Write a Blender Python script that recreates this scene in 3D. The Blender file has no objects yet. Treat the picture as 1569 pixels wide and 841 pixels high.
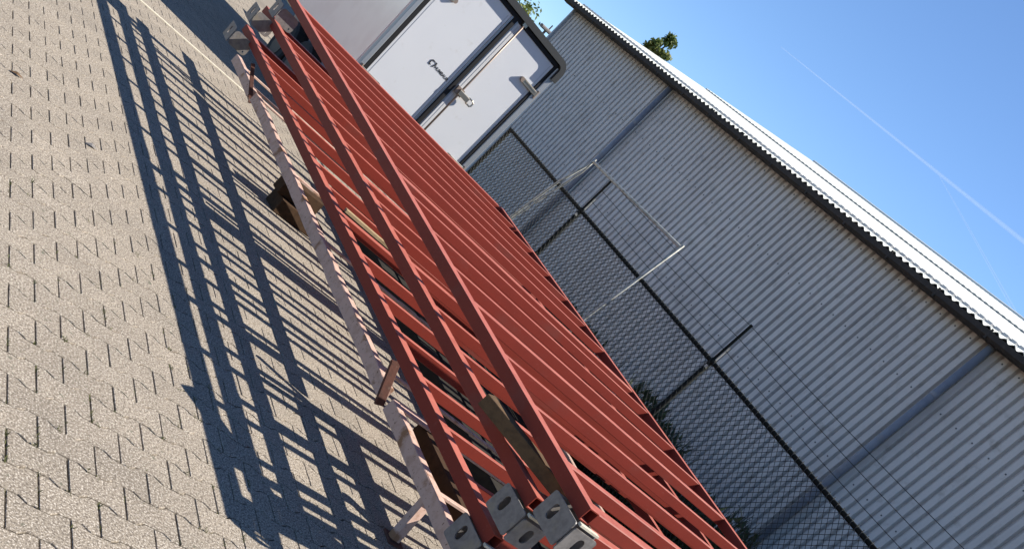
import bpy, bmesh, math, random
import numpy as np
from mathutils import Vector, Matrix
random.seed(7)
rng = np.random.default_rng(11)
scene = bpy.context.scene
C = scene.collection
R = math.radians

# ------------------------------------------------------------------ camera
CAM_H = 1.66
AX = ((0.6036482, -0.3337320, 0.7240385),      # image right
      (0.4266692, -0.6319344, -0.6470026),     # image down
      (0.6734703, 0.6994869, -0.2390729))      # viewing direction
cam_data = bpy.data.cameras.new('camera')
cam_data.sensor_width = 36.0
cam_data.lens = 36.0 * 1580.0 / 1569.0
cam_data.shift_y = 338.77 / 1569.0
cam_data.clip_start = 0.05
cam_data.clip_end = 60000
cam = bpy.data.objects.new('camera', cam_data)
C.objects.link(cam)
r_, d_, f_ = (Vector(a) for a in AX)
cam.matrix_world = Matrix(((r_.x, -d_.x, -f_.x, 0), (r_.y, -d_.y, -f_.y, 0), (r_.z, -d_.z, -f_.z, CAM_H), (0, 0, 0, 1)))
scene.camera = cam

# ------------------------------------------------------------------ sky and sun
SUN = Vector((1.0, -0.40, 1.0)).normalized()
world = bpy.data.worlds.new('World')
scene.world = world
world.use_nodes = True
wn = world.node_tree
for n in list(wn.nodes):
    wn.nodes.remove(n)
wo = wn.nodes.new('ShaderNodeOutputWorld')
bg = wn.nodes.new('ShaderNodeBackground')
sk = wn.nodes.new('ShaderNodeTexSky')
sk.sky_type = 'NISHITA'
sk.sun_disc = False
sk.sun_elevation = math.asin(SUN.z)
sk.sun_rotation = math.atan2(SUN.x, SUN.y)
sk.air_density = 0.8
sk.dust_density = 0.0
sk.ozone_density = 6.5
bg.inputs['Strength'].default_value = 0.086
wn.links.new(sk.outputs[0], bg.inputs['Color'])
wn.links.new(bg.outputs[0], wo.inputs['Surface'])
sl = bpy.data.lights.new('sun', 'SUN')
sl.energy = 5.0
sl.angle = R(0.5)
sl.color = (1.0, 0.94, 0.85)
so = bpy.data.objects.new('sun', sl)
C.objects.link(so)
so.rotation_euler = SUN.to_track_quat('Z', 'Y').to_euler()
so.location = (30, -12, 40)
scene.view_settings.view_transform = 'Standard'
scene.view_settings.look = 'None'
scene.view_settings.gamma = 1.0
scene.view_settings.exposure = 1.1
scene.view_settings.use_curve_mapping = False

# ------------------------------------------------------------------ materials
def mat(name, col, rough=0.6, metal=0.0, spec=0.5, noise=None, bump=None, coat=0.0):
    """noise: list of (scale, detail, lo, hi, colour) layers mixed over the base colour"""
    m = bpy.data.materials.new(name)
    m.use_nodes = True
    nt = m.node_tree
    b = nt.nodes['Principled BSDF']
    b.inputs['Roughness'].default_value = rough
    b.inputs['Metallic'].default_value = metal
    b.inputs['Specular IOR Level'].default_value = spec
    b.inputs['Coat Weight'].default_value = coat
    tc = nt.nodes.new('ShaderNodeNewGeometry')
    rgb = nt.nodes.new('ShaderNodeRGB')
    rgb.outputs[0].default_value = (*col, 1)
    last = rgb.outputs[0]
    for sc, det, lo, hi, c2 in (noise or []):
        nz = nt.nodes.new('ShaderNodeTexNoise')
        nz.inputs['Scale'].default_value = sc
        nz.inputs['Detail'].default_value = det
        nz.inputs['Roughness'].default_value = 0.6
        nt.links.new(tc.outputs['Position'], nz.inputs['Vector'])
        rp = nt.nodes.new('ShaderNodeMapRange')
        rp.inputs['From Min'].default_value = lo
        rp.inputs['From Max'].default_value = hi
        nt.links.new(nz.outputs['Fac'], rp.inputs['Value'])
        mx = nt.nodes.new('ShaderNodeMix')
        mx.data_type = 'RGBA'
        nt.links.new(rp.outputs[0], mx.inputs[0])
        nt.links.new(last, mx.inputs[6])
        mx.inputs[7].default_value = (*c2, 1)
        last = mx.outputs[2]
    nt.links.new(last, b.inputs['Base Color'])
    if bump:
        sc, st, dist = bump
        nz = nt.nodes.new('ShaderNodeTexNoise')
        nz.inputs['Scale'].default_value = sc
        nz.inputs['Detail'].default_value = 4
        nt.links.new(tc.outputs['Position'], nz.inputs['Vector'])
        bp = nt.nodes.new('ShaderNodeBump')
        bp.inputs['Strength'].default_value = st
        bp.inputs['Distance'].default_value = dist
        nt.links.new(nz.outputs['Fac'], bp.inputs['Height'])
        nt.links.new(bp.outputs[0], b.inputs['Normal'])
    return m

def tint_by_piece(m, amount, attr=True):
    """each piece a little lighter or darker than its neighbour"""
    nt = m.node_tree
    b = nt.nodes['Principled BSDF']
    src = b.inputs['Base Color'].links[0].from_socket
    oi = nt.nodes.new('ShaderNodeObjectInfo')
    at = nt.nodes.new('ShaderNodeAttribute')
    at.attribute_name = 'piece'
    ad = nt.nodes.new('ShaderNodeMath')
    ad.operation = 'ADD'
    nt.links.new(oi.outputs['Random'], ad.inputs[0])
    nt.links.new(at.outputs['Fac'], ad.inputs[1])
    fr = nt.nodes.new('ShaderNodeMath')
    fr.operation = 'FRACT'
    nt.links.new(ad.outputs[0], fr.inputs[0])
    mr = nt.nodes.new('ShaderNodeMapRange')
    mr.inputs['To Min'].default_value = 1 - amount
    mr.inputs['To Max'].default_value = 1 + amount
    nt.links.new(fr.outputs[0], mr.inputs['Value'])
    mx = nt.nodes.new('ShaderNodeVectorMath')
    mx.operation = 'SCALE'
    nt.links.new(src, mx.inputs[0])
    nt.links.new(mr.outputs[0], mx.inputs['Scale'])
    nt.links.new(mx.outputs[0], b.inputs['Base Color'])

def light_on_tops(m, col):
    """sunlit paleness mixed into the colour of the level faces"""
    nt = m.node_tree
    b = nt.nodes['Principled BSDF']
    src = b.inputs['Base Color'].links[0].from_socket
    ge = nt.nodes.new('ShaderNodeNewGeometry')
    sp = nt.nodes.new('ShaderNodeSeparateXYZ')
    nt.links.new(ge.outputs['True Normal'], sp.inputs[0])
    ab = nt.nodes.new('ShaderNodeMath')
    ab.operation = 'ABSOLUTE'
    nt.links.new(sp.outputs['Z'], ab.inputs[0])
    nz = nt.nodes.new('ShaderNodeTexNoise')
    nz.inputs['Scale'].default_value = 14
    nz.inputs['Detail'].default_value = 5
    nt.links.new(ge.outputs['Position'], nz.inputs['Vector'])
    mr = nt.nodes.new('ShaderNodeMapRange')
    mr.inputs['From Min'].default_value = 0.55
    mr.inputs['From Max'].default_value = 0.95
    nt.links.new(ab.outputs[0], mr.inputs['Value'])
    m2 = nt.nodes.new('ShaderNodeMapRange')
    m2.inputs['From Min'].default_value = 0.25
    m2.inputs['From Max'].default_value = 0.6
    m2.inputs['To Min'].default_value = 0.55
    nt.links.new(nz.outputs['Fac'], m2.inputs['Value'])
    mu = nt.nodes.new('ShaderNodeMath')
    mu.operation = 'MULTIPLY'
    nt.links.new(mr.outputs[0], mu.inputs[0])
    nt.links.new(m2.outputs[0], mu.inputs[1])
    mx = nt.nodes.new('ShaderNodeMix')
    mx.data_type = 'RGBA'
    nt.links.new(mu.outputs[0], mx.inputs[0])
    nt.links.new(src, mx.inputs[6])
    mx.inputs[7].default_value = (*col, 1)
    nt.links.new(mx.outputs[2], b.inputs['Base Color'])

M = {}
M['paver'] = mat('concrete_paver', (0.262, 0.222, 0.172), 0.92, 0, 0.2,
                 [(3.0, 3, 0.40, 0.75, (0.222, 0.190, 0.150)), (1.1, 4, 0.50, 0.72, (0.175, 0.150, 0.120)), (100, 2, 0.46, 0.58, (0.130, 0.108, 0.085)), (150, 2, 0.54, 0.62, (0.43, 0.385, 0.325)), (23, 3, 0.66, 0.72, (0.12, 0.115, 0.085))], (200, 0.6, 0.003))
tint_by_piece(M['paver'], 0.05)
M['yard'] = mat('yard_concrete', (0.215, 0.186, 0.150), 0.92, 0, 0.2, [(1.1, 4, 0.45, 0.72, (0.175, 0.150, 0.120)), (60, 3, 0.5, 0.65, (0.15, 0.13, 0.105))])
M['joint'] = mat('joint_sand', (0.105, 0.090, 0.068), 1, 0, 0.1, [(5, 4, 0.50, 0.60, (0.070, 0.085, 0.025)), (300, 2, 0.4, 0.7, (0.07, 0.06, 0.05))])
M['soil'] = mat('soil', (0.10, 0.085, 0.06), 1, 0, 0.1, [(4, 5, 0.4, 0.65, (0.06, 0.075, 0.03))], (20, 0.6, 0.03))
M['edging'] = mat('pale_concrete', (0.50, 0.46, 0.36), 0.85, 0, 0.3, [(40, 4, 0.45, 0.7, (0.38, 0.34, 0.28))])
M['red'] = mat('red_oxide_primer', (0.190, 0.032, 0.022), 0.5, 0, 0.07,
               [(5, 3, 0.4, 0.7, (0.170, 0.030, 0.021)), (60, 4, 0.62, 0.75, (0.205, 0.052, 0.040)), (2.2, 6, 0.56, 0.72, (0.165, 0.045, 0.035)), (110, 3, 0.70, 0.74, (0.09, 0.03, 0.022))], (90, 0.08, 0.002))
light_on_tops(M['red'], (0.37, 0.118, 0.088))  # bright sunlit tops put into the primer's colour
M['tube_in'] = mat('tube_inside', (0.05, 0.018, 0.014), 0.9)
M['galv'] = mat('galvanised_steel', (0.180, 0.166, 0.156), 0.55, 0.1, 0.4, [(35, 4, 0.4, 0.65, (0.125, 0.115, 0.108)), (8, 3, 0.55, 0.7, (0.21, 0.185, 0.14))])
M['galv_pale'] = mat('galvanised_tube', (0.38, 0.39, 0.35), 0.6, 0.1, 0.4, [(20, 3, 0.45, 0.7, (0.17, 0.17, 0.14))])
M['rusty'] = mat('white_paint_with_rust', (0.47, 0.325, 0.265), 0.65, 0, 0.3,
                 [(14, 6, 0.50, 0.62, (0.40, 0.265, 0.205)), (5, 8, 0.58, 0.64, (0.24, 0.125, 0.065)), (55, 5, 0.62, 0.68, (0.15, 0.085, 0.05))], (40, 0.25, 0.004))
M['rust'] = mat('rusty_steel', (0.10, 0.040, 0.028), 0.85, 0, 0.3, [(30, 5, 0.45, 0.65, (0.07, 0.032, 0.024)), (12, 4, 0.62, 0.70, (0.17, 0.11, 0.085))], (60, 0.4, 0.004))
M['timber'] = mat('old_timber', (0.11, 0.066, 0.033), 0.85, 0, 0.2, [(25, 5, 0.45, 0.7, (0.065, 0.04, 0.022))], (50, 0.4, 0.004))
M['timber_dark'] = mat('shade_dark_timber', (0.050, 0.028, 0.015), 0.9, 0, 0.15, [(25, 5, 0.45, 0.7, (0.03, 0.018, 0.010))], (50, 0.4, 0.004))  # darker copy of the timber, shade under the racks put into its colour
M['board'] = mat('gap_dark_board', (0.016, 0.014, 0.011), 0.85, 0, 0.2, [(14, 5, 0.45, 0.7, (0.026, 0.023, 0.017))])  # shade of the gaps put into a near-black colour
M['timber_pale'] = mat('pale_timber', (0.33, 0.245, 0.145), 0.8, 0, 0.2, [(25, 5, 0.45, 0.7, (0.24, 0.175, 0.10))])
M['cladding'] = mat('grey_wall_cladding', (0.53, 0.51, 0.485), 0.5, 0, 0.35, [(0.9, 4, 0.45, 0.75, (0.45, 0.43, 0.41)), (5, 6, 0.56, 0.70, (0.38, 0.36, 0.33)), (30, 5, 0.6, 0.75, (0.46, 0.45, 0.45))])
M['flash'] = mat('corner_trim', (0.33, 0.37, 0.42), 0.5)
M['pipe'] = mat('grey_plastic_pipe', (0.20, 0.215, 0.25), 0.45, 0, 0.4, [(6, 3, 0.45, 0.7, (0.16, 0.17, 0.20))])
M['gutter'] = mat('weathered_gutter', (0.040, 0.035, 0.031), 0.75, 0, 0.2, [(12, 4, 0.5, 0.7, (0.06, 0.05, 0.042))])
M['roof'] = mat('pale_roof_sheet', (0.64, 0.65, 0.59), 0.65, 0, 0.3, [(1.5, 5, 0.5, 0.75, (0.52, 0.53, 0.47)), (9, 5, 0.58, 0.7, (0.50, 0.51, 0.44))])
M['roofdark'] = mat('eaves_shade_dark', (0.09, 0.09, 0.08), 0.8)  # shade under the eaves put into a dark colour
M['lap'] = mat('grey_roof_lap', (0.30, 0.30, 0.28), 0.8)  # plain grey for the lip at the sheet overlap
M['screw'] = mat('dark_screw', (0.06, 0.07, 0.08), 0.6)
M['fence'] = mat('dark_fence_paint', (0.008, 0.010, 0.009), 0.85, 0, 0.12, [(40, 4, 0.66, 0.72, (0.03, 0.03, 0.025))])
M['mesh'] = mat('fence_wire', (0.022, 0.027, 0.026), 0.8, 0.0)
M['white'] = mat('white_door_panel', (0.565, 0.575, 0.585), 0.35, 0, 0.4, [(1.2, 3, 0.45, 0.7, (0.54, 0.55, 0.565)), (7, 5, 0.62, 0.75, (0.50, 0.50, 0.49))])
M['side'] = mat('side_panel_with_bounce', (0.90, 0.77, 0.72), 0.22, 0.25, 0.8, [(2.5, 2, 0.45, 0.7, (0.84, 0.70, 0.655))])  # pink warmth of reflected paving and frames put into the white panel's colour
M['alu'] = mat('anodised_profile', (0.30, 0.32, 0.34), 0.42, 0.5)
M['black'] = mat('black_rubber', (0.008, 0.008, 0.009), 0.65, 0, 0.3)
M['trim'] = mat('dark_plastic_trim', (0.022, 0.023, 0.022), 0.5)
M['chrome'] = mat('zinc_hardware', (0.40, 0.36, 0.30), 0.3, 0.9)
M['brown_rod'] = mat('dull_steel_rod', (0.26, 0.20, 0.16), 0.5, 0.5)
M['ink'] = mat('black_lettering', (0.02, 0.02, 0.022), 0.5)
M['tyre'] = mat('tyre_rubber', (0.012, 0.012, 0.012), 0.85)
M['bark'] = mat('bark', (0.09, 0.07, 0.05), 0.95, 0, 0.1, [(20, 5, 0.45, 0.6, (0.05, 0.04, 0.03))])

def leaf_mat(name, a, b):
    m = mat(name, a, 0.6, 0, 0.3, [(1.7, 3, 0.42, 0.62, b)])
    nt = m.node_tree
    bs = nt.nodes['Principled BSDF']
    tr = nt.nodes.new('ShaderNodeBsdfTranslucent')
    nt.links.new(bs.inputs['Base Color'].links[0].from_socket, tr.inputs['Color'])
    ms = nt.nodes.new('ShaderNodeMixShader')
    ms.inputs[0].default_value = 0.35
    out = nt.nodes['Material Output']
    nt.links.new(bs.outputs[0], ms.inputs[1])
    nt.links.new(tr.outputs[0], ms.inputs[2])
    nt.links.new(ms.outputs[0], out.inputs['Surface'])
    return m
M['leaf'] = leaf_mat('tree_leaf', (0.11, 0.15, 0.035), (0.18, 0.19, 0.05))
M['moss'] = leaf_mat('moss', (0.075, 0.085, 0.025), (0.11, 0.11, 0.04))
M['weed'] = leaf_mat('weed_leaf', (0.035, 0.06, 0.028), (0.055, 0.07, 0.03))
m = bpy.data.materials.new('contrail_vapour')
m.use_nodes = True
nt = m.node_tree
nt.nodes.remove(nt.nodes['Principled BSDF'])
df = nt.nodes.new('ShaderNodeBsdfDiffuse')
tl = nt.nodes.new('ShaderNodeBsdfTranslucent')
tp = nt.nodes.new('ShaderNodeBsdfTransparent')
for n_ in (df, tl):
    n_.inputs['Color'].default_value = (0.9, 0.9, 0.9, 1)
m1 = nt.nodes.new('ShaderNodeMixShader')
m2_ = nt.nodes.new('ShaderNodeMixShader')
m2_.inputs[0].default_value = 0.055
nt.links.new(df.outputs[0], m1.inputs[1])
nt.links.new(tl.outputs[0], m1.inputs[2])
nt.links.new(tp.outputs[0], m2_.inputs[1])
nt.links.new(m1.outputs[0], m2_.inputs[2])
nt.links.new(m2_.outputs[0], nt.nodes['Material Output'].inputs['Surface'])
M['contrail'] = m

# ------------------------------------------------------------------ mesh helpers
class MB:
    def __init__(s):
        s.v, s.f = [], []
    def add(s, vs, fs):
        o = len(s.v)
        s.v += [tuple(p) for p in vs]
        s.f += [tuple(i + o for i in f) for f in fs]
        return s
    def box(s, a, b):
        (x0, y0, z0), (x1, y1, z1) = a, b
        return s.add([(x0, y0, z0), (x1, y0, z0), (x1, y1, z0), (x0, y1, z0), (x0, y0, z1), (x1, y0, z1), (x1, y1, z1), (x0, y1, z1)],
                     [(0, 3, 2, 1), (4, 5, 6, 7), (0, 1, 5, 4), (1, 2, 6, 5), (2, 3, 7, 6), (3, 0, 4, 7)])
    def prism(s, pts, n):
        """outline pts (list of 3-vectors, planar) pushed along n"""
        k = len(pts)
        pts = [Vector(p) for p in pts]
        n = Vector(n)
        vs = pts + [p + n for p in pts]
        fs = [tuple(range(k)), tuple(range(2 * k - 1, k - 1, -1))]
        fs += [(i + k, (i + 1) % k + k, (i + 1) % k, i) for i in range(k)]
        fs = [fs[0][::-1], fs[1][::-1]] + [f[::-1] for f in fs[2:]]
        return s.add(vs, fs)
    def bar(s, a, b, w, h, up=(0, 0, 1), ch=0.12, hollow=0.0):
        """bar with chamfered edges from a to b (centre line), width w, height h; hollow = wall thickness"""
        a, b = Vector(a), Vector(b)
        d = (b - a).normalized()
        x = d.cross(Vector(up)).normalized()
        z = x.cross(d).normalized()
        c = ch * min(w, h)
        W, H = w / 2, h / 2
        def ring(p, W, H, c):
            return [p + x * u + z * v for u, v in ((-W + c, -H), (W - c, -H), (W, -H + c), (W, H - c), (W - c, H), (-W + c, H), (-W, H - c), (-W, -H + c))]
        ra, rb = ring(a, W, H, c), ring(b, W, H, c)
        fs = [(i, (i + 1) % 8, (i + 1) % 8 + 8, i + 8) for i in range(8)]
        if not hollow:
            return s.add(ra + rb, fs + [tuple(range(7, -1, -1)), tuple(range(8, 16))])
        t = hollow
        dep = min(0.12, (b - a).length * 0.3)
        ia, ib = ring(a, W - t, H - t, c), ring(b, W - t, H - t, c)
        ja, jb = ring(a + d * dep, W - t, H - t, c), ring(b - d * dep, W - t, H - t, c)
        vs = ra + rb + ia + ib + ja + jb
        for i in range(8):
            j = (i + 1) % 8
            fs += [(j, i, i + 16, j + 16), (i + 8, j + 8, j + 24, i + 24), (j + 16, i + 16, i + 32, j + 32), (i + 24, j + 24, j + 40, i + 40)]
        fs += [tuple(range(39, 31, -1)), tuple(range(40, 48))]
        return s.add(vs, fs)
    def tube(s, pts, r, n=6, close=True):
        pts = [Vector(p) for p in pts]
        rr = r if isinstance(r, (list, tuple)) else [r] * len(pts)
        vs, fs = [], []
        prev = None
        for i, p in enumerate(pts):
            t = (pts[min(i + 1, len(pts) - 1)] - pts[max(i - 1, 0)]).normalized()
            if prev is None:
                ref = Vector((0, 0, 1)) if abs(t.z) < 0.9 else Vector((1, 0, 0))
                x = t.cross(ref).normalized()
            else:
                x = (prev - t * prev.dot(t)).normalized()
            prev = x
            y = t.cross(x)
            vs += [p + (x * math.cos(2 * math.pi * k / n) + y * math.sin(2 * math.pi * k / n)) * rr[i] for k in range(n)]
        for i in range(len(pts) - 1):
            fs += [(i * n + k, i * n + (k + 1) % n, (i + 1) * n + (k + 1) % n, (i + 1) * n + k) for k in range(n)]
        if close:
            fs += [tuple(range(n - 1, -1, -1)), tuple(range((len(pts) - 1) * n, len(pts) * n))]
        return s.add(vs, fs)
    def plate_with_slot(s, o, u, v, W, H, slot_c, sw, sh, t, cr=0.012):
        """plate W x H from corner o along u and v, with an upright slot; thickness t along u x v"""
        o, u, v = Vector(o), Vector(u), Vector(v)
        n = u.cross(v).normalized() * t
        def rrect(cx, cy, hw, hh, r, k=4):
            pts = []
            for q, (sx, sy) in enumerate(((1, 1), (-1, 1), (-1, -1), (1, -1))):
                for j in range(k):
                    a = q * math.pi / 2 + j / (k - 1) * math.pi / 2
                    pts.append((cx + sx * (hw - r) + r * math.cos(a), cy + sy * (hh - r) + r * math.sin(a)))
            return pts
        A = rrect(W / 2, H / 2, W / 2, H / 2, cr)
        B = rrect(slot_c[0], slot_c[1], sw / 2, sh / 2, min(sw, sh) / 2 * 0.98)
        k = len(A)
        vs = []
        for off in (Vector((0, 0, 0)), n):
            for L in (A, B):
                vs += [o + u * a + v * b + off for a, b in L]
        fs = []
        for i in range(k):
            j = (i + 1) % k
            fs += [(j, i, k + i, k + j), (2 * k + i, 2 * k + j, 3 * k + j, 3 * k + i), (i, j, 2 * k + j, 2 * k + i), (k + j, k + i, 3 * k + i, 3 * k + j)]
        return s.add(vs, fs)
    def mesh(s, name):
        me = bpy.data.meshes.new(name)
        me.from_pydata(s.v, [], s.f)
        me.update()
        return me
    def build(s, name, material, parent=None, smooth=False, loc=None):
        me = s.mesh(name)
        me.materials.append(M[material] if isinstance(material, str) else material)
        if smooth:
            for p in me.polygons:
                p.use_smooth = True
        return link(name, me, parent)

def link(name, data, parent=None):
    o = bpy.data.objects.new(name, data)
    C.objects.link(o)
    if parent is not None:
        o.parent = parent
        w = parent.location.copy()
        p = parent.parent
        while p is not None:
            w = w + Vector((0, 0, 0))
            p = p.parent
        o.matrix_parent_inverse = Matrix.Translation(-w)
    return o
def thing(name, label, cat, loc=(0, 0, 0), group=None):
    o = bpy.data.objects.new(name, None)
    C.objects.link(o)
    o.location = loc
    o.empty_display_size = 0.1
    return tag(o, label, cat, group)
def tag(o, label, cat, group=None):
    o['label'] = label
    o['category'] = cat
    if group:
        o['group'] = group
    return o
def struct(o):
    o['kind'] = 'structure'
    return o
def stuff(o):
    o['kind'] = 'stuff'
    return o
def np_mesh(name, verts, faces, attr=None):
    """verts (n,3), faces (m,k) with equal k"""
    me = bpy.data.meshes.new(name)
    verts = np.asarray(verts, np.float32)
    faces = np.asarray(faces, np.int32)
    k = faces.shape[1]
    me.vertices.add(len(verts))
    me.vertices.foreach_set('co', verts.ravel())
    me.loops.add(faces.size)
    me.loops.foreach_set('vertex_index', faces.ravel())
    me.polygons.add(len(faces))
    me.polygons.foreach_set('loop_start', np.arange(0, faces.size, k, dtype=np.int32))
    me.polygons.foreach_set('loop_total', np.full(len(faces), k, np.int32))
    if attr is not None:
        a = me.attributes.new('piece', 'FLOAT', 'POINT')
        a.data.foreach_set('value', np.asarray(attr, np.float32))
    me.polygons.foreach_set('use_smooth', np.zeros(len(faces), bool))
    me.update()
    me.validate()
    return me

# ------------------------------------------------------------------ ground and pavement
g = MB().add([(-400, -400, -0.06), (400, -400, -0.06), (400, 400, -0.06), (-400, 400, -0.06)], [(0, 1, 2, 3)]).build('ground', 'soil')
struct(g)
yd = MB().add([(-60, -60, -0.016), (6.5, -60, -0.016), (6.5, 90, -0.016), (-60, 90, -0.016)], [(0, 1, 2, 3)]).build('yard', 'yard')
struct(yd)
PX0, PX1, PY0, PY1 = -3.0, 6.45, -2.0, 16.5
pave = MB().add([(-3.05, -2.1, -0.011), (6.5, -2.1, -0.011), (6.5, 16.6, -0.011), (-3.05, 16.6, -0.011)], [(0, 1, 2, 3)]).build('pavement', 'joint')
struct(pave)
# interlocking bone-shaped pavers: rows run along X in half bond
LX, AY, X0, Y0 = 0.1998, 0.1434, 1.0516, 3.2191
hp, hm = AY / 2 + 0.0105, AY / 2 - 0.0105
half = LX / 2
prof = [(-half, hp), (-0.066, hp), (-0.038, hm), (0.038, hm), (0.066, hp), (half, hp)]
outl = [(x, -y) for x, y in prof] + [(x, y) for x, y in reversed(prof)]
def shrink(pts, gx, gy):
    return [(x - math.copysign(gx, x), y - math.copysign(gy, y)) if abs(x) > 0.09 else (x, y - math.copysign(gy, y)) for x, y in pts]
def paver_rings():
    a = shrink(outl, 0.0018, 0.0015)
    b = shrink(outl, 0.0034, 0.0030)
    vs = [(x, y, 0.0) for x, y in b] + [(x, y, -0.0018) for x, y in a] + [(x, y, -0.02) for x, y in a]
    k = len(outl)
    quads = []
    for r in (0, 1):
        for i in range(k):
            j = (i + 1) % k
            quads.append(((r + 1) * k + i, (r + 1) * k + j, r * k + j, r * k + i))
    # top: five quads between the lower and the upper contour
    for i in range(5):
        quads.append((i, i + 1, k - 2 - i, k - 1 - i))
    return vs, quads
pv, pf = paver_rings()
pme = np_mesh('paver', pv, pf)
pme.materials.append(M['paver'])
cells = []
j = int((PY0 - Y0) / AY)
while Y0 + j * AY < PY1:
    i = int((PX0 - X0) / (LX / 2))
    while X0 + i * LX / 2 < PX1 - 0.3:
        if (i + j) % 2 == 0:
            cells.append((X0 + (i + 1) * LX / 2, Y0 + j * AY))
        i += 1
    j += 1
def to_px(p):
    q = Vector(p) - Vector((0, 0, CAM_H))
    z = q.dot(f_)
    if z < 0.05:
        return None
    return 784.5 + 1580 * q.dot(r_) / z, 759.3 + 1580 * q.dot(d_) / z
seen = []
for n, (x, y) in enumerate(cells):
    p = to_px((x, y, 0))
    if p and -8 < p[0] < 720 and -8 < p[1] < 849 and x < 3.25:
        seen.append((x * x + y * y, n))
seen.sort()
own = set(n for _, n in seen[:300])
rest_v, rest_f, rest_a = [], [], []
pv_np, pf_np = np.array(pv), np.array(pf)
off = 0
for n, (x, y) in enumerate(cells):
    dz = rng.normal(0, 0.0005)
    tx, ty = rng.normal(0, 0.003), rng.normal(0, 0.003)
    if n in own:
        o = link('paver', pme, pave)
        o.location = (x, y, dz)
        o.rotation_euler = (tx, ty, rng.normal(0, 0.004))
        o.scale = (rng.uniform(0.988, 1.0), rng.uniform(0.965, 1.0), 1.0)
    else:
        v = pv_np * (rng.uniform(0.988, 1.0), rng.uniform(0.965, 1.0), 1.0) + (x, y, dz)
        v[:, 2] += pv_np[:, 0] * -ty + pv_np[:, 1] * tx
        rest_v.append(v)
        rest_f.append(pf_np + off)
        rest_a.append(np.full(len(v), rng.random()))
        off += len(v)
rme = np_mesh('more_pavers', np.concatenate(rest_v), np.concatenate(rest_f), np.concatenate(rest_a))
rme.materials.append(M['paver'])
stuff(link('more_pavers', rme, pave))
# pale narrow channel across the yard behind the frames
ch = MB().bar((-2.5, 9.70, 0.003), (3.6, 9.86, 0.003), 0.035, 0.012, ch=0.2).build('drain_edging', 'edging')
struct(ch)

# ------------------------------------------------------------------ corrugated shed
XW, YF, YN = 10.0, 19.09, -2.0
shed = thing('corrugated_shed', 'long grey shed with corrugated metal wall and pale low roof behind the wire fence', 'shed', (XW, 8, 0))
pitch = 0.1325
ys, xs = [], []
y = YF
while y > YN:
    for dy, dx in ((0.0, 0.0), (-0.076, 0.0), (-0.086, 0.048), (-0.123, 0.048)):
        ys.append(y + dy); xs.append(XW + dx)
    y -= pitch
n = len(ys)
vs = [(xs[i], ys[i], 0.0) for i in range(n)] + [(xs[i], ys[i], 4.0) for i in range(n)]
fs = [(i, i + n, i + n + 1, i + 1) for i in range(n - 1)]
MB().add(vs, fs).build('wall_sheet', 'cladding', shed)
# end wall and the back of the shed
MB().box((XW + 0.03, YF - 0.02, 0), (24, YF + 0.02, 3.9)).build('end_wall', 'cladding', shed)
MB().bar((XW - 0.012, YF + 0.01, 0), (XW - 0.012, YF + 0.01, 3.86), 0.09, 0.05, up=(0, 1, 0)).build('corner_trim', 'flash', shed)
MB().prism([(XW, YF + 0.02, 3.9), (17.0, YF + 0.02, 5.93), (24.0, YF + 0.02, 3.9)], (0, -0.04, 0)).build('gable', 'cladding', shed)
# sheet roof, corrugated down the slope, with an overlap seam
def roof_sheet(x0, z0, x1, z1, lift, amp, lip, nm, lipmat):
    ry, rz = [], []
    yy = YF + 0.12
    k = 0
    while yy > YN:
        ry.append(yy)
        rz.append(lift + (amp * (0.5 + 0.5 * math.cos(2 * math.pi * k / 6))))
        yy -= 0.132 / 6
        k += 1
    n = len(ry)
    vs = [(x0, ry[i], z0 + rz[i]) for i in range(n)] + [(x1, ry[i], z1 + rz[i]) for i in range(n)]
    fs = [(i, i + n, i + n + 1, i + 1) for i in range(n - 1)]
    o = MB().add(vs, fs).build('roof_sheet', 'roof', shed)
    ev = [(x0 - 0.002, ry[i], z0 + rz[i] - 0.001) for i in range(n)] + [(x0 - 0.002, ry[i], z0 + rz[i] - lip) for i in range(n)]
    MB().add(ev, [(i, i + 1, n + i + 1, n + i) for i in range(n - 1)]).build(nm, lipmat, o)
    return o
sl_ = 0.287
zr = lambda x: 3.885 + sl_ * (x - 9.82)
roof_sheet(9.80, zr(9.80), 13.55, zr(13.55), 0.0, 0.034, 0.010, 'sheet_edge', 'roofdark')
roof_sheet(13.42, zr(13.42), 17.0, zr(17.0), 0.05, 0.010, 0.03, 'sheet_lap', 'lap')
MB().add([(17.0, YF + .12, zr(17.0)), (24.3, YF + .12, 3.85), (24.3, YN, 3.85), (17.0, YN, zr(17.0))], [(0, 1, 2, 3)]).build('roof_slope', 'roof', shed)
MB().tube([(17.0, YF + .14, zr(17.0) + .03), (17.0, YN, zr(17.0) + .03)], 0.07, 8).build('ridge_cap', 'roof', shed)
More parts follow.
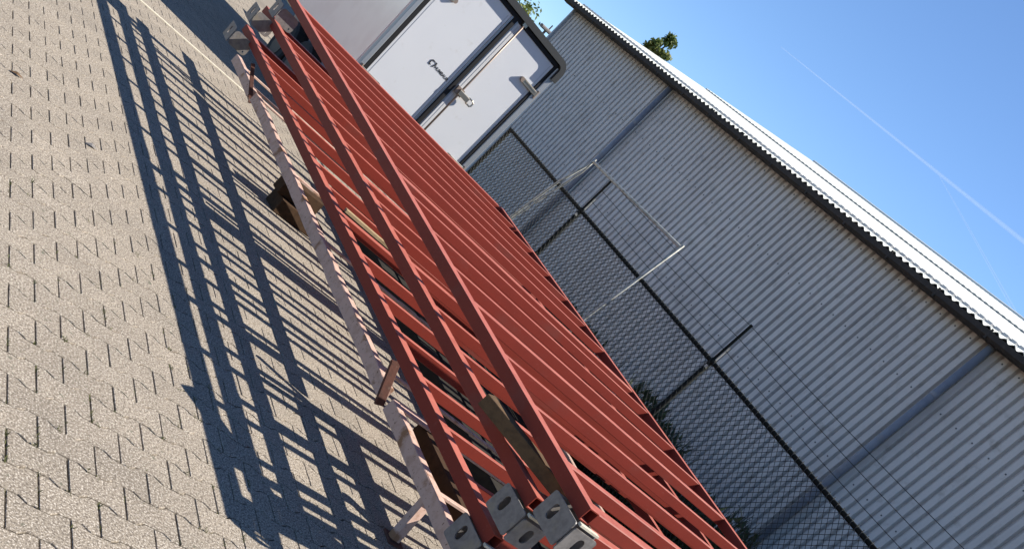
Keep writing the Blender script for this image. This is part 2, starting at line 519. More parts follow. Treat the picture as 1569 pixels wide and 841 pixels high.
# eaves board coloured dark for the shade under the sheet edge, and the gutter with brackets
MB().box((9.875, YN, 3.80), (9.99, YF + 0.05, 3.89)).build('eaves_board', 'roofdark', shed)
gv = [(9.86, 0.09), (9.855, 0.03), (9.83, 0.0), (9.77, 0.0), (9.745, 0.03), (9.74, 0.09), (9.732, 0.094), (9.734, 0.02), (9.765, -0.012), (9.835, -0.012), (9.866, 0.02), (9.866, 0.09)]
gut = MB().prism([(x, YF + 0.2, 3.785 + z * 0.85) for x, z in gv], (0, YN - YF - 0.2, 0)).build('gutter', 'gutter', shed)
yb = YF - 0.3
while yb > 1:
    MB().bar((9.738, yb, 3.77), (9.738, yb, 3.892), 0.03, 0.012, up=(1, 0, 0)).build('gutter_bracket', 'gutter', gut)
    yb -= 0.9
for yp in (7.04, 14.87):
    p = MB().tube([(9.90, yp, 3.80), (9.90, yp, 0.0)], 0.047, 12).build('downpipe', 'pipe', shed, smooth=True)
    for zc in (3.02, 1.28):
        MB().tube([(9.90, yp, zc - 0.02), (9.90, yp, zc + 0.02)], 0.053, 12).build('pipe_clamp', 'pipe', p)
    MB().tube([(9.90, yp, 2.93 - .6), (9.90, yp, 2.93 - .66)], 0.051, 12).build('pipe_socket', 'pipe', p)
sb = MB()
for z in (3.73, 2.93, 1.75, 0.6):
    y = YF - 0.043
    while y > 1:
        sb.tube([(XW - 0.006, y, z), (XW + 0.002, y, z)], 0.010, 6)
        y -= pitch * 2
stuff(sb.build('wall_screws', 'screw', shed))

# ------------------------------------------------------------------ chain-link fence
XF = 6.6
fence = thing('chain_link_fence', 'dark chain-link fence with three strands of wire along the shed', 'fence', (XF, 6.5, 0))
RZ = 1.529
post_y = [0.50, 3.48, 6.445, 9.43, 11.69]
MB().tube([(XF, -1.5, RZ), (XF, 11.71, RZ)], 0.021, 8).build('top_rail', 'fence', fence, smooth=True)
for y in post_y:
    p = MB().tube([(XF + 0.002, y, -0.05), (XF + 0.002, y, RZ + (0.03 if y < 11 else 0.0))], 0.024, 8).build('post', 'fence', fence, smooth=True)
    if y < 11:
        MB().bar((XF - 0.002, y, RZ - 0.02), (XF - 0.002, y, 1.985), 0.032, 0.010, up=(1, 0, 0)).build('wire_arm', 'fence', p)
        MB().bar((XF + 0.004, y - 0.022, RZ + 0.03), (XF + 0.004, y - 0.022, 1.72), 0.014, 0.012, up=(1, 0, 0)).build('wire_stay', 'galv_pale', p)
        MB().bar((XF - 0.03, y - 0.03, RZ - 0.075), (XF - 0.03, y - 0.03, RZ - 0.045), 0.03, 0.012, up=(1, 0, 0)).build('clip', 'galv_pale', p)
for zw in (1.972, 1.828, 1.675):
    pts = []
    for a, b in zip(post_y[:-2], post_y[1:-1]):
        for t in np.linspace(0, 1, 7)[:-1]:
            pts.append((XF + 0.006 * math.sin(9 * (a + t)), a + (b - a) * t, zw - 0.018 * 4 * t * (1 - t)))
    pts.append((XF, post_y[-2], zw))
    MB().tube(pts, 0.0028, 4).build('strand_wire', 'mesh', fence)
mb = MB()
st, z0, z1 = 0.062, 0.06, RZ - 0.01
hgt = z1 - z0
ya, yb = -1.0, 11.68
for s in (1, -1):
    k = ya - hgt
    while k < yb + hgt:
        a, b = (k, z0), (k + s * hgt, z1)
        ta, tb = 0.0, 1.0
        (p0, q0), (p1, q1) = a, b
        if p1 != p0:
            t1, t2 = sorted(((ya - p0) / (p1 - p0), (yb - p0) / (p1 - p0)))
            ta, tb = max(0, t1), min(1, t2)
        if tb - ta > 0.02:
            P = lambda t: (XF - 0.026 + 0.002 * s, p0 + (p1 - p0) * t, q0 + (q1 - q0) * t)
            mb.tube([P(ta), P(tb)], 0.0031, 3, close=False)
        k += st
# twisted ends of the mesh standing above the rail
y = ya
while y < yb:
    mb.tube([(XF - 0.024, y, z1 - 0.02), (XF - 0.018, y + 0.012, z1 + 0.045)], 0.004, 3, close=False)
    y += st
stuff(mb.build('wire_mesh', 'mesh', fence))

# ------------------------------------------------------------------ box trailer
TY, TX0, TX1, TZ0, TZ1, TL = 10.0, 3.985, 5.575, 0.74, 2.385, 3.3
tr = thing('box_trailer', 'white box trailer with black rubber trim and closed rear doors beyond the red frames', 'trailer', ((TX0 + TX1) / 2, TY + 1.5, 0))
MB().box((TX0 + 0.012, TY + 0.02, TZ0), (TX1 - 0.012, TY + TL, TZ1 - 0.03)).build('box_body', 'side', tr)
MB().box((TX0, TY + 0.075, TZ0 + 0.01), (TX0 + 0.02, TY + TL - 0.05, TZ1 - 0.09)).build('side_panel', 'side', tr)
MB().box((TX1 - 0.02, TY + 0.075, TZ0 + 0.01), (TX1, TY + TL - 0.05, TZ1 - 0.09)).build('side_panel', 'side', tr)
# dark roof cap with rounded upper corners, overhanging the doors
def cap_outline(x0, x1, zb, zt, r, y):
    pts = [(x0, y, zb)]
    for k in range(7):
        a = math.pi - k / 6 * math.pi / 2
        pts.append((x0 + r + r * math.cos(a), y, zt - r + r * math.sin(a)))
    for k in range(7):
        a = math.pi / 2 - k / 6 * math.pi / 2
        pts.append((x1 - r + r * math.cos(a), y, zt - r + r * math.sin(a)))
    pts.append((x1, y, zb))
    return pts
oo = cap_outline(TX0 - 0.02, TX1 + 0.02, 2.18, 2.40, 0.12, TY - 0.075)
ii = cap_outline(TX0 + 0.045, TX1 - 0.045, 2.18, 2.335, 0.05, TY - 0.075)
k = len(oo)
for (pa, pb, y0, dy, nm, mt) in ((oo, ii, 0.0, 0.15, 'roof_trim', 'trim'),):
    vs = [Vector(p) for p in pa] + [Vector(p) for p in pb] + [Vector(p) + Vector((0, dy, 0)) for p in pa] + [Vector(p) + Vector((0, dy, 0)) for p in pb]
    fs = []
    for i in range(k - 1):
        fs += [(i, i + 1, k + i + 1, k + i), (2 * k + i + 1, 2 * k + i, 3 * k + i, 3 * k + i + 1), (i + 1, i, 2 * k + i, 2 * k + i + 1), (k + i, k + i + 1, 3 * k + i + 1, 3 * k + i)]
    fs += [(0, k, 3 * k, 2 * k), (k - 1, 3 * k - 1, 4 * k - 1, 2 * k - 1)]
    rt = MB().add(vs, fs).build(nm, mt, tr)
MB().prism(cap_outline(TX0 - 0.008, TX1 + 0.008, TZ1 - 0.06, TZ1, 0.055, TY + 0.08), (0, TL - 0.1, 0)).build('roof_panel', 'trim', tr)
# doors with rubber seals
for (x0, x1, s) in ((4.085, 4.775, -1), (4.870, 5.478, 1)):
    dr = MB().box((x0, TY - 0.012, TZ0 + 0.04), (x1, TY + 0.018, 2.283)).build('door', 'white', tr)
    MB().box((x0 + 0.028, TY - 0.014, TZ0 + 0.06), (x0 + 0.031, TY - 0.0125, 2.26)).build('door_edge_line', 'alu', dr)
    MB().box((x1 - 0.031, TY - 0.014, TZ0 + 0.06), (x1 - 0.028, TY - 0.0125, 2.26)).build('door_edge_line', 'alu', dr)
for (x0, x1, mt, dy, nm) in ((TX0 - 0.004, 4.032, 'alu', 0.03, 'corner_post'), (4.034, 4.083, 'black', 0.022, 'rubber_seal'),
                             (4.777, 4.799, 'alu', 0.02, 'door_profile'), (4.801, 4.848, 'black', 0.034, 'rubber_seal'), (4.850, 4.868, 'alu', 0.02, 'door_profile'),
                             (5.480, 5.512, 'black', 0.022, 'rubber_seal'), (5.514, TX1 + 0.004, 'alu', 0.03, 'corner_post')):
    MB().bar(((x0 + x1) / 2, TY - dy / 2 + 0.01, TZ0 + 0.02), ((x0 + x1) / 2, TY - dy / 2 + 0.01, 2.30), x1 - x0, dy + 0.03, up=(0, -1, 0)).build(nm, mt, tr)
MB().bar((4.034, TY - 0.006, 2.309), (5.512, TY - 0.006, 2.309), 0.05, 0.046, up=(0, 0, 1)).build('rubber_seal', 'black', tr)
MB().bar((TX0, TY - 0.0, 0.76), (TX1, TY - 0.0, 0.76), 0.06, 0.08).build('rear_sill', 'alu', tr)
# locking rod with latch
rod = MB().tube([(4.925, TY - 0.045, 0.78), (4.925, TY - 0.045, 2.345)], 0.011, 8).build('locking_rod', 'brown_rod', tr, smooth=True)
MB().box((4.90, TY - 0.058, 2.30), (4.95, TY - 0.0125, 2.34)).build('rod_guide', 'chrome', rod)
lt = MB().box((4.865, TY - 0.055, 1.385), (4.955, TY - 0.0125, 1.465)).build('latch', 'brown_rod', tr)
MB().bar((4.90, TY - 0.064, 1.425), (5.035, TY - 0.064, 1.425), 0.03, 0.055, up=(0, 0, 1), ch=0.2).build('handle', 'chrome', lt)
MB().tube([(5.03, TY - 0.064, 1.395), (5.085, TY - 0.066, 1.395), (5.10, TY - 0.066, 1.41), (5.10, TY - 0.066, 1.44), (5.085, TY - 0.066, 1.455), (5.03, TY - 0.064, 1.455)], 0.009, 6).build('handle_loop', 'chrome', lt, smooth=True)
for s, xa, xb in ((1, 5.335, 5.545), (-1, 4.24, 4.015)):
    for zc in (1.968, 0.90):
        h = MB().bar((xa, TY - 0.036, zc), (xb, TY - 0.036, zc), 0.02, 0.052, ch=0.25).build('hinge', 'chrome', tr)
        MB().tube([(xa - s * 0.012, TY - 0.0125, zc), (xa - s * 0.012, TY - 0.046, zc)], 0.026, 10).build('hinge_eye', 'brown_rod', h)
        MB().bar((xa + s * .02, TY - 0.046, zc + 0.012), (xb - s * .03, TY - 0.046, zc + 0.012), 0.010, 0.010).build('hinge_rib', 'chrome', h)
        MB().tube([(xb, TY - 0.03, zc - 0.045), (xb, TY - 0.03, zc + 0.045)], 0.017, 8).build('hinge_pin', 'brown_rod', h)
# lettering and emblem on the left door
def lettering(text, x, z, h, w, parent):
    cu = bpy.data.curves.new('lettering', 'FONT')
    cu.body = text
    cu.size = 1
    cu.extrude = 0.0
    cu.offset = 0.03
    to = bpy.data.objects.new('lettering_tmp', cu)
    C.objects.link(to)
    bpy.context.view_layer.update()
    me = bpy.data.meshes.new_from_object(to.evaluated_get(bpy.context.evaluated_depsgraph_get()))
    bpy.data.objects.remove(to)
    co = np.empty(len(me.vertices) * 3, np.float32)
    me.vertices.foreach_get('co', co)
    co = co.reshape(-1, 3)
    lo, hi = co.min(0), co.max(0)
    nw = np.empty_like(co)
    nw[:, 0] = x + (co[:, 0] - lo[0]) / (hi[0] - lo[0]) * w
    nw[:, 2] = z + (co[:, 1] - lo[1]) / (hi[1] - lo[1]) * h
    nw[:, 1] = TY - 0.0145
    me.vertices.foreach_set('co', nw.ravel())
    me.update()
    me.materials.append(M['ink'])
    return link('lettering', me, parent)
lettering('HUMBAUR', 4.565, 1.398, 0.034, 0.195, tr)
em = MB()
yy = TY - 0.0165
em.prism([(4.488, yy, 1.392), (4.488, yy, 1.437), (4.503, yy, 1.452), (4.532, yy, 1.452), (4.532, yy, 1.441), (4.508, yy, 1.441), (4.500, yy, 1.433), (4.500, yy, 1.403), (4.516, yy, 1.403), (4.516, yy, 1.392)], (0, 0.002, 0))
em.prism([(4.540, yy, 1.452), (4.562, yy, 1.452), (4.562, yy, 1.430), (4.546, yy, 1.392), (4.533, yy, 1.392), (4.550, yy, 1.432), (4.550, yy, 1.441), (4.540, yy, 1.441)], (0, 0.002, 0))
em.build('emblem', 'ink', tr)
# chassis, wheels, drawbar
MB().box((TX0 + 0.15, TY + 0.05, 0.60), (TX0 + 0.25, TY + TL, 0.735)).build('chassis_rail', 'galv', tr)
MB().box((TX1 - 0.25, TY + 0.05, 0.60), (TX1 - 0.15, TY + TL, 0.735)).build('chassis_rail', 'galv', tr)
for xw in (TX0 + 0.02, TX1 - 0.2):
    for yw in (TY + 1.35, TY + 2.05):
        wh = MB().tube([(xw, yw, 0.31), (xw + 0.02, yw, 0.31), (xw + 0.16, yw, 0.31), (xw + 0.18, yw, 0.31)], [0.28, 0.31, 0.31, 0.28], 20).build('wheel', 'tyre', tr, smooth=False)
        MB().tube([(xw - 0.006, yw, 0.31), (xw + 0.186, yw, 0.31)], 0.17, 14).build('rim', 'trim', wh)
MB().bar((4.78, TY + TL, 0.5), (4.78, TY + TL + 1.2, 0.45), 0.09, 0.09).build('drawbar', 'galv', tr)
MB().tube([(4.78, TY + TL + 1.0, 0.45), (4.78, TY + TL + 1.0, 0.0)], 0.03, 8).build('jockey_leg', 'galv', tr)

# ------------------------------------------------------------------ low racks carrying the frames
def rack(y0, y1, z, bars, legs, label, left_legs=True):
    t = thing('steel_rack', label, 'rack', (4.2, (y0 + y1) / 2, 0), 'low racks under the frames')
    for xb in (2.891, 5.28):
        b = MB()
        a0, a1 = Vector((xb, y0, z - 0.04)), Vector((xb, y1, z - 0.04))
        nseg = max(2, int((y1 - y0) / 0.11))
        h, w = 0.078, 0.052
        rows = []
        for i in range(nseg + 1):
            p = a0.lerp(a1, i / nseg)
            jw = rng.normal(0, 0.0022)
            jz = rng.normal(0, 0.0018)
            rows.append([p + Vector((u, 0, v)) for u, v in ((-w / 2 + jw * .3, -h / 2 + jz), (w / 2, -h / 2), (w / 2 + jw, h / 2 - .004), (w / 2 - .004 + jw, h / 2 + jz), (-w / 2 + .005, h / 2 + jz), (-w / 2 + jw * .3, h / 2 - .005))])
        k = 6
        vs = [p for r in rows for p in r]
        fs = [(i * k + q, i * k + (q + 1) % k, (i + 1) * k + (q + 1) % k, (i + 1) * k + q) for i in range(nseg) for q in range(k)]
        fs = [f[::-1] for f in fs] + [tuple(range(k)), tuple(range(nseg * k + k - 1, nseg * k - 1, -1))]
        b.add(vs, fs).build('rail', 'rusty', t)
    for y in bars:
        MB().bar((2.918, y, z - 0.012), (5.252, y, z - 0.012), 0.030, 0.016).build('crossbar', 'rusty', t)
    for y in legs:
        for xb in ((2.945, 5.28) if left_legs else (5.28,)):
            l = MB()
            l.bar((xb, y + 0.05, z - 0.08), (xb - 0.01, y, 0.012), 0.055, 0.05, up=(0, 1, 0))
            l.build('leg', 'rusty', t)
            MB().box((xb - 0.05, y - 0.045, 0.001), (xb + 0.04, y + 0.05, 0.013)).build('foot', 'rust', t)
    return t
near = rack(2.30, 4.05, 0.334, (2.6, 3.35), (2.5, 3.36), 'nearest low white rack with flaking rust, an upright leg under its rail')
MB().bar((2.92, 4.04, 0.322), (5.252, 4.04, 0.322), 0.085, 0.012).build('end_bar', 'rusty', near)
MB().bar((3.17, 2.25, 0.262), (3.15, 4.08, 0.262), 0.09, 0.10, ch=0.05).build('inner_rail', 'timber_dark', near)
mid = rack(4.17, 8.26, 0.332, (4.4, 5.8, 6.80, 8.20), (4.6, 8.1), 'long middle low white rack streaked with rust, an upright stub at each end', False)
rack(8.36, 9.20, 0.316, (8.5, 8.95), (9.1,), 'shortest low white rack at the far end, beside the grey bracket', False)
MB().bar((2.885, 4.13, 0.235), (2.805, 4.18, 0.455), 0.05, 0.022, up=(0, 1, 0), ch=0.1).build('end_stub', 'rust', mid)
MB().bar((2.90, 8.31, 0.225), (2.775, 8.47, 0.445), 0.030, 0.018, up=(0, 1, 0), ch=0.1).build('end_stub', 'rust', mid)
lo_ = MB().bar((3.00, 6.98, 0.058), (3.40, 7.05, 0.058), 0.17, 0.115, ch=0.06).build('timber_block', 'timber_dark')
tag(lo_, 'dark brown timber block on the paving under the middle white rack', 'timber block', 'blocks under the middle rack')
up_ = MB().bar((2.955, 6.99, 0.185), (3.30, 7.05, 0.185), 0.10, 0.135, ch=0.06).build('timber_block', 'timber_dark')
tag(up_, 'smaller brown timber block set on another block, touching the white rack rail', 'timber block', 'blocks under the middle rack')

# ------------------------------------------------------------------ the three stacked welded frames
S = 0.062
def frame(label, L0, L1, R0, R1, ynear, yfar, rungs, brk_near, brk_far):
    """L0/L1: near and far (x, y, z-top) reference of the left stile's upper left edge; R0/R1 of the right stile's upper right edge"""
    t = thing('steel_ladder', label, 'ladder frame', ((L0[0] + R0[0]) / 2, (L0[1] + L1[1]) / 2, L0[2] - S), 'stacked red steel frames')
    L0, L1, R0, R1 = (Vector(p) for p in (L0, L1, R0, R1))
    def onL(y):
        k = (y - L0.y) / (L1.y - L0.y)
        return L0.lerp(L1, k) + Vector((S / 2, 0, -S / 2))
    def onR(y):
        k = (y - R0.y) / (R1.y - R0.y)
        return R0.lerp(R1, k) + Vector((-S / 2, 0, -S / 2))
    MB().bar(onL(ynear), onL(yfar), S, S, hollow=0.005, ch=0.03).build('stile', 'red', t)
    skew = lambda y: y
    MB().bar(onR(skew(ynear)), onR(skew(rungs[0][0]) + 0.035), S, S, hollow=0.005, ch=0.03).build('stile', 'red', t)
    for y, w in rungs:
        a, b = onL(y), onR(skew(y))
        a = a + Vector((S / 2 + 0.0005, 0, -0.0015))
        b = b + Vector((-S / 2 - 0.0005, 0, -0.0015))
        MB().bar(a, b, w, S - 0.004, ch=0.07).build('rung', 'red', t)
    for far, (yb, x, dz) in ((0, (*brk_near, 0.0)), (1, brk_far)):
        zt = onL(yb).z - S / 2 + 0.004 + dz
        H = 0.132
        m = MB()
        if not far:
            m.plate_with_slot((x, yb + 0.20, zt - H), (0, -1, 0), (0, 0, 1), 0.20, H, (0.075, H * 0.55), 0.040, 0.072, 0.007)
            m.plate_with_slot((x + 0.0005, yb - 0.004, zt - H - 0.003), (1, 0, 0), (0, 0, 1), 0.145, H - 0.012, (0.080, H * 0.46), 0.042, 0.072, 0.007)
            m.box((x + 0.05, yb + 0.008, zt - H + 0.004), (x + 0.135, yb + 0.19, zt - H + 0.010)).box((x + 0.128, yb + 0.006, zt - H + 0.011), (x + 0.134, yb + 0.19, zt - 0.004)).box((x + 0.010, yb + 0.185, zt - H + 0.011), (x + 0.127, yb + 0.191, zt - 0.004))  # closed back added so the slots look dark inside
            bk = m.build('bracket', 'galv', t)
            for dy in (0.055, 0.105):
                MB().tube([(x + 0.008, yb + dy, zt - 0.03), (x + 0.032, yb + dy, zt - 0.03)], 0.011, 6).build('bolt', 'chrome', bk)
            MB().bar((x + 0.012, yb + 0.004, zt + 0.002), (x + 0.13, yb + 0.004, zt + 0.002), 0.02, 0.012).build('weld_strip', 'edging', bk)
        else:
            m.plate_with_slot((x, yb + 0.19, zt - H + 0.01), (0, -1, 0), (0, 0, 1), 0.19, H, (0.085, H * 0.55), 0.030, 0.066, 0.007)
            m.plate_with_slot((x + 0.0005, yb - 0.004, zt - H + 0.008), (1, 0, 0), (0, 0, 1), 0.165, H - 0.006, (0.135, H * 0.2), 0.012, 0.016, 0.007, 0.03)
            m.build('bracket', 'galv', t)
    return t
w1, w2, w3 = 0.030, 0.062, 0.045
frame('topmost of three stacked red steel frames, brown plank under its near end',
      (2.800, 2.575, 0.920), (2.709, 8.502, 1.027), (5.462, 2.60, 0.946), (5.372, 8.50, 1.021), 2.575, 8.74,
      [(8.52, w2), (8.07, w1), (7.676, w1), (7.256, w1), (6.851, w1), (6.457, w1), (6.081, w1), (5.558, w2), (5.279, w1), (4.858, w1), (4.474, w1), (4.129, w3), (3.678, w1), (3.285, w1), (2.893, w3), (2.616, w2)],
      (2.515, 2.752), (8.55, 2.690, -0.05))
frame('middle one of three stacked red steel frames, between the topmost and the lowest',
      (2.790, 2.80, 0.760), (2.700, 8.08, 0.800), (5.450, 2.80, 0.785), (5.362, 8.50, 0.806), 2.80, 8.86,
      [(8.60, w2), (8.34, w1), (7.98, w1), (7.552, w1), (7.147, w1), (6.731, w1), (6.331, w1), (5.802, w2), (5.504, w1), (5.18, w1), (4.761, w3), (4.32, w1), (3.915, w1), (3.50, w1), (3.08, w1), (2.86, w2)],
      (2.725, 2.752), (8.52, 2.570, 0.03))
frame('lowest of three stacked red steel frames, just above the white racks',
      (2.770, 2.78, 0.537), (2.676, 8.527, 0.585), (5.440, 2.80, 0.560), (5.352, 8.50, 0.590), 2.78, 8.88,
      [(8.70, w2), (8.368, w1), (8.03, w1), (7.618, w1), (7.19, w1), (6.78, w1), (6.367, w1), (6.02, w1), (5.651, w2), (5.16, w1), (4.742, w1), (4.334, w1), (3.938, w1), (3.541, w1), (3.149, w1), (2.84, w2)],
      (2.765, 2.752), (8.55, 2.545, 0.02))
# boards on the ground under the frames, near black to keep the gaps dark
for q in range(6):
    x0_ = 3.99 + q * 0.222 + rng.uniform(-0.01, 0.01)
    bm_ = MB().bar((x0_ + 0.1, 2.75 + rng.uniform(-0.1, 0.1), 0.092), (x0_ + 0.1, 8.55 + rng.uniform(-0.12, 0.12), 0.092), 0.205, 0.172, ch=0.05).build('timber_baulk', 'board')
    tag(bm_, 'dark timber baulk lying on the paving under the red frames', 'timber', 'dark baulks under the frames')
# plank, batten and bearers
pl = MB().bar((2.665, 3.30, 0.813), (2.98, 2.79, 0.813), 0.085, 0.062, ch=0.04).build('timber_plank', 'timber')
tag(pl, 'brown timber plank wedged between the topmost and middle red frames', 'plank')
bt = MB().bar((2.86, 5.80, 0.556), (4.6, 5.78, 0.556), 0.032, 0.022, ch=0.08).build('timber_batten', 'timber_pale')
tag(bt, 'pale timber batten lying across the lowest red frame', 'batten')
for i, (yb, lab) in enumerate(((3.75, 'dark timber bearer under the near half of the lowest red frame'), (7.6, 'dark timber bearer under the far half of the lowest red frame'))):
    b = MB().bar((4.25, yb, 0.33), (5.25, yb, 0.33), 0.09, 0.30, ch=0.05).build('timber_bearer', 'timber')
    tag(b, lab, 'timber')

# ------------------------------------------------------------------ galvanised tube frame behind the stack
XG = 6.25
tf = thing('tube_frame', 'pale galvanised tube frame standing against the fence', 'tube frame', (XG, 8.5, 0))
MB().tube([(XG, 9.40, 1.955), (XG, 7.44, 1.985)], 0.016, 8).build('top_bar', 'galv_pale', tf, smooth=True)
MB().tube([(XG, 7.66, 0.0), (XG, 7.63, 0.92), (XG, 7.43, 2.02)], 0.013, 8).build('upright', 'galv_pale', tf, smooth=True)
MB().tube([(XG, 9.80, 0.0), (XG, 9.76, 0.94), (XG, 9.60, 1.55), (XG, 9.40, 1.965)], 0.013, 8).build('upright', 'galv_pale', tf, smooth=True)
MB().tube([(XG + .01, 9.80, 0.0), (XG + .01, 9.73, 0.94), (XG + .01, 9.50, 1.62), (XG + .01, 9.43, 1.80), (XG, 9.40, 1.99)], 0.010, 8).build('brace', 'galv_pale', tf, smooth=True)
MB().tube([(XG, 9.79, 0.12), (XG, 7.66, 0.12)], 0.014, 8).build('bottom_bar', 'galv_pale', tf, smooth=True)

# ------------------------------------------------------------------ weeds along the fence
wv, wf = [], []
def blade(p, h, w, lean, az):
    o = len(wv)
    p = np.array(p)
    side = np.array((math.cos(az), math.sin(az), 0)) * w
    ln = np.array((math.cos(az + 1.6), math.sin(az + 1.6), 0)) * lean
    up = np.array((0, 0, 1.0))
    wv.extend([p - side, p + side, p + side * .8 + up * h * .55 + ln * .35, p - side * .8 + up * h * .55 + ln * .35, p + up * h + ln, p + up * h * .98 + ln + side * .08])
    wf.extend([(o, o + 1, o + 2, o + 3), (o + 3, o + 2, o + 5, o + 4)])
for _ in range(7000):
    y = rng.uniform(1.5, 12.5)
    top = 1.03 if y < 7 else 1.03 - 0.07 * (y - 7)
    top *= 0.84 + 0.16 * math.sin(y * 3.1 + math.sin(y * 7) * 1.4)
    x = rng.normal(6.95, 0.16)
    if x < 6.66:
        x = 6.66 + rng.random() * 0.3
    blade((x, y, -0.06), max(0.15, rng.uniform(0.35, 1.05) * top), rng.uniform(0.006, 0.02), rng.uniform(0.0, 0.2), rng.uniform(0, 6.28))
for _ in range(9000):
    y = rng.uniform(1.5, 12.5)
    top = (0.97 if y < 7 else 0.97 - 0.07 * (y - 7)) * (0.84 + 0.16 * math.sin(y * 3.1 + math.sin(y * 7) * 1.4))
    x = max(6.66, rng.normal(6.95, 0.17))
    blade((x, y, rng.uniform(0.1, 0.9) * top), rng.uniform(0.05, 0.11), rng.uniform(0.014, 0.03), rng.uniform(0.02, 0.08), rng.uniform(0, 6.28))
wme = np_mesh('weeds', np.array(wv), np.array(wf))
wme.materials.append(M['weed'])
wd = link('weeds', wme)
stuff(wd)
tag(wd, 'dark green weeds growing along the foot of the fence', 'weeds')

# ------------------------------------------------------------------ trees beyond
def tree(base, h, spread, crown_lo, nclump, leaf, label, extra=()):
    t = thing('tree', label, 'tree', base, 'trees beyond the shed')
    bx, by, bz = base
    tk = MB()
    tk.tube([(bx, by, bz), (bx + .08, by, bz + h * .4), (bx - .05, by + .05, bz + h * .75), (bx, by, bz + h * .95)], [h * .03, h * .022, h * .013, h * .004], 8)
    tips = []
    for k in range(nclump):
        a = rng.uniform(0, 6.28)
        zz = rng.uniform(crown_lo, 0.98) * h
        rr = spread * math.sqrt(max(0.05, 1 - ((zz / h - 0.6) / 0.45) ** 2)) * rng.uniform(0.3, 1.0)
        tip = Vector((bx + rr * math.cos(a), by + rr * math.sin(a), bz + zz))
        tips.append(tip)
    tips += [Vector(e) for e in extra]
    for tip in tips:
        st_ = Vector((bx, by, bz + max(0.25 * h, (tip.z - bz) - 0.22 * h)))
        st_.z = min(st_.z, bz + .9 * h)
        tk.tube([st_, st_.lerp(tip, .55) + Vector((0, 0, .05 * h)), tip], [h * .008, h * .005, h * .002], 5)
    tk.build('trunk', 'bark', t)
    V, F = [], []
    for i, tip in enumerate(tips):
        n = 120
        cr = spread * (0.20 if i < nclump else 0.085)
        for _ in range(n if i < nclump else 70):
            d = rng.normal(0, 1, 3) * cr * 0.55
            p = np.array(tip) + d
            u = rng.normal(0, 1, 3); u /= np.linalg.norm(u)
            v = np.cross(u, rng.normal(0, 1, 3)); v /= np.linalg.norm(v)
            s = leaf * rng.uniform(.6, 1.2)
            o = len(V)
            V.extend([p - u * s, p + v * s * .5, p + u * s, p - v * s * .5])
            F.append((o, o + 1, o + 2, o + 3))
    me = np_mesh('crown', np.array(V), np.array(F))
    me.materials.append(M['leaf'])
    link('crown', me, t)
    return t
tree((20.5, 33.2, -0.06), 6.1, 1.5, 0.35, 36, 0.09, 'green tree whose leafy top pokes above the pale shed roof',
     extra=((20.5, 33.67, 6.65), (20.5, 33.51, 6.8), (20.5, 33.34, 6.94), (20.5, 32.98, 7.21), (20.5, 32.98, 7.33), (20.5, 32.72, 7.27), (20.5, 32.8, 6.75), (20.5, 32.57, 6.74), (20.5, 32.28, 6.75), (20.5, 33.15, 6.69), (20.5, 32.75, 7.14)))
tree((14.6, 31.2, -0.06), 4.4, 1.7, 0.3, 46, 0.09, 'green leafy tree showing just over the black trailer roof')
lp = thing('street_lamp', 'small grey street lamp far off between trailer roof and shed', 'lamp', (14.05, 27.3, -0.06))
MB().tube([(14.05, 27.3, -.06), (14.05, 27.3, 3.78)], 0.035, 8).build('pole', 'galv', lp)
MB().bar((13.85, 27.3, 3.80), (14.35, 27.3, 3.86), 0.16, 0.10, ch=0.3).build('lamp_head', 'galv', lp)
MB().tube([(14.1, 27.3, 3.86), (14.1, 27.3, 4.02)], 0.02, 6).build('cap', 'galv', lp)

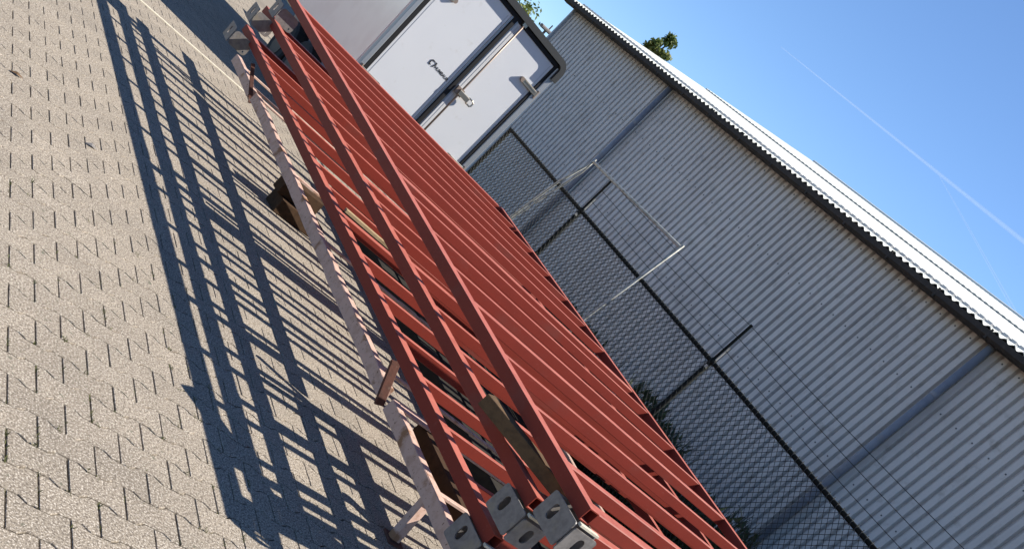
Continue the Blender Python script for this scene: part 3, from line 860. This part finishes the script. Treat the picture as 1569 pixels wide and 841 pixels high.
# ------------------------------------------------------------------ small things on the paving
for (x, y, lab) in ((1.07, 5.73, 'small dark leaf on the paving at the left edge'), (1.48, 5.51, 'small grey leaf on the paving nearer the shadow')):
    l = MB().add([(x - .035, y - .012, 0.004), (x, y - .022, 0.012), (x + .04, y + .004, 0.006), (x + .004, y + .02, 0.014), (x, y, .018)],
                 [(0, 1, 4), (1, 2, 4), (2, 3, 4), (3, 0, 4)]).build('leaf', 'galv' if x > 1.2 else 'timber')
    tag(l, lab, 'leaf')

# moss and seedlings in the joints of the near paving
jv, jf = [], []
near_cells = [c_ for c_ in cells if 0.7 < c_[0] < 2.0 and 1.9 < c_[1] < 4.6]
for _ in range(170):
    cx_, cy_ = near_cells[int(rng.integers(len(near_cells)))]
    if rng.random() < 0.6:
        px_, py_ = cx_ + half, cy_ + rng.uniform(-hp, hp)
    else:
        px_, py_ = cx_ + rng.uniform(-0.03, 0.03), cy_ + hm
    for _b in range(int(rng.integers(4, 11))):
        az_ = rng.uniform(0, 6.28)
        q_ = np.array((px_ + rng.normal(0, 0.0025), py_ + rng.normal(0, 0.009), -0.006))
        sd_ = np.array((math.cos(az_), math.sin(az_), 0)) * rng.uniform(0.001, 0.0022)
        tp_ = np.array((math.cos(az_ + 1.5) * 0.007, math.sin(az_ + 1.5) * 0.007, rng.uniform(0.006, 0.016)))
        o_ = len(jv)
        jv.extend([q_ - sd_, q_ + sd_, q_ + sd_ * .5 + tp_, q_ - sd_ * .5 + tp_])
        jf.append((o_, o_ + 1, o_ + 2, o_ + 3))
jme = np_mesh('joint_moss', np.array(jv), np.array(jf))
jme.materials.append(M['moss'])
jm = link('joint_moss', jme)
stuff(jm)
tag(jm, 'tiny green moss and seedlings in the joints of the near paving', 'moss')

# ------------------------------------------------------------------ vapour trails high in the sky
def trail(d0, d1, r, label):
    d0, d1 = Vector(d0), Vector(d1)
    a, b = d0 * (2600 / d0.z), d1 * (2600 / d1.z)
    o = MB().tube([a.lerp(b, k / 8) for k in range(9)], [r * (0.15 + 0.85 * k / 8) for k in range(9)], 10).build('contrail', 'contrail', smooth=True)
    return tag(o, label, 'contrail', 'vapour trails')
trail((0.5750, 0.7900, 0.2060), (0.7990, 0.5460, 0.2520), 24, 'longer white vapour trail crossing the blue sky')
trail((0.7031, 0.6720, 0.2324), (0.7990, 0.5640, 0.2000), 20, 'shorter faint vapour trail branching down towards the shed roof')
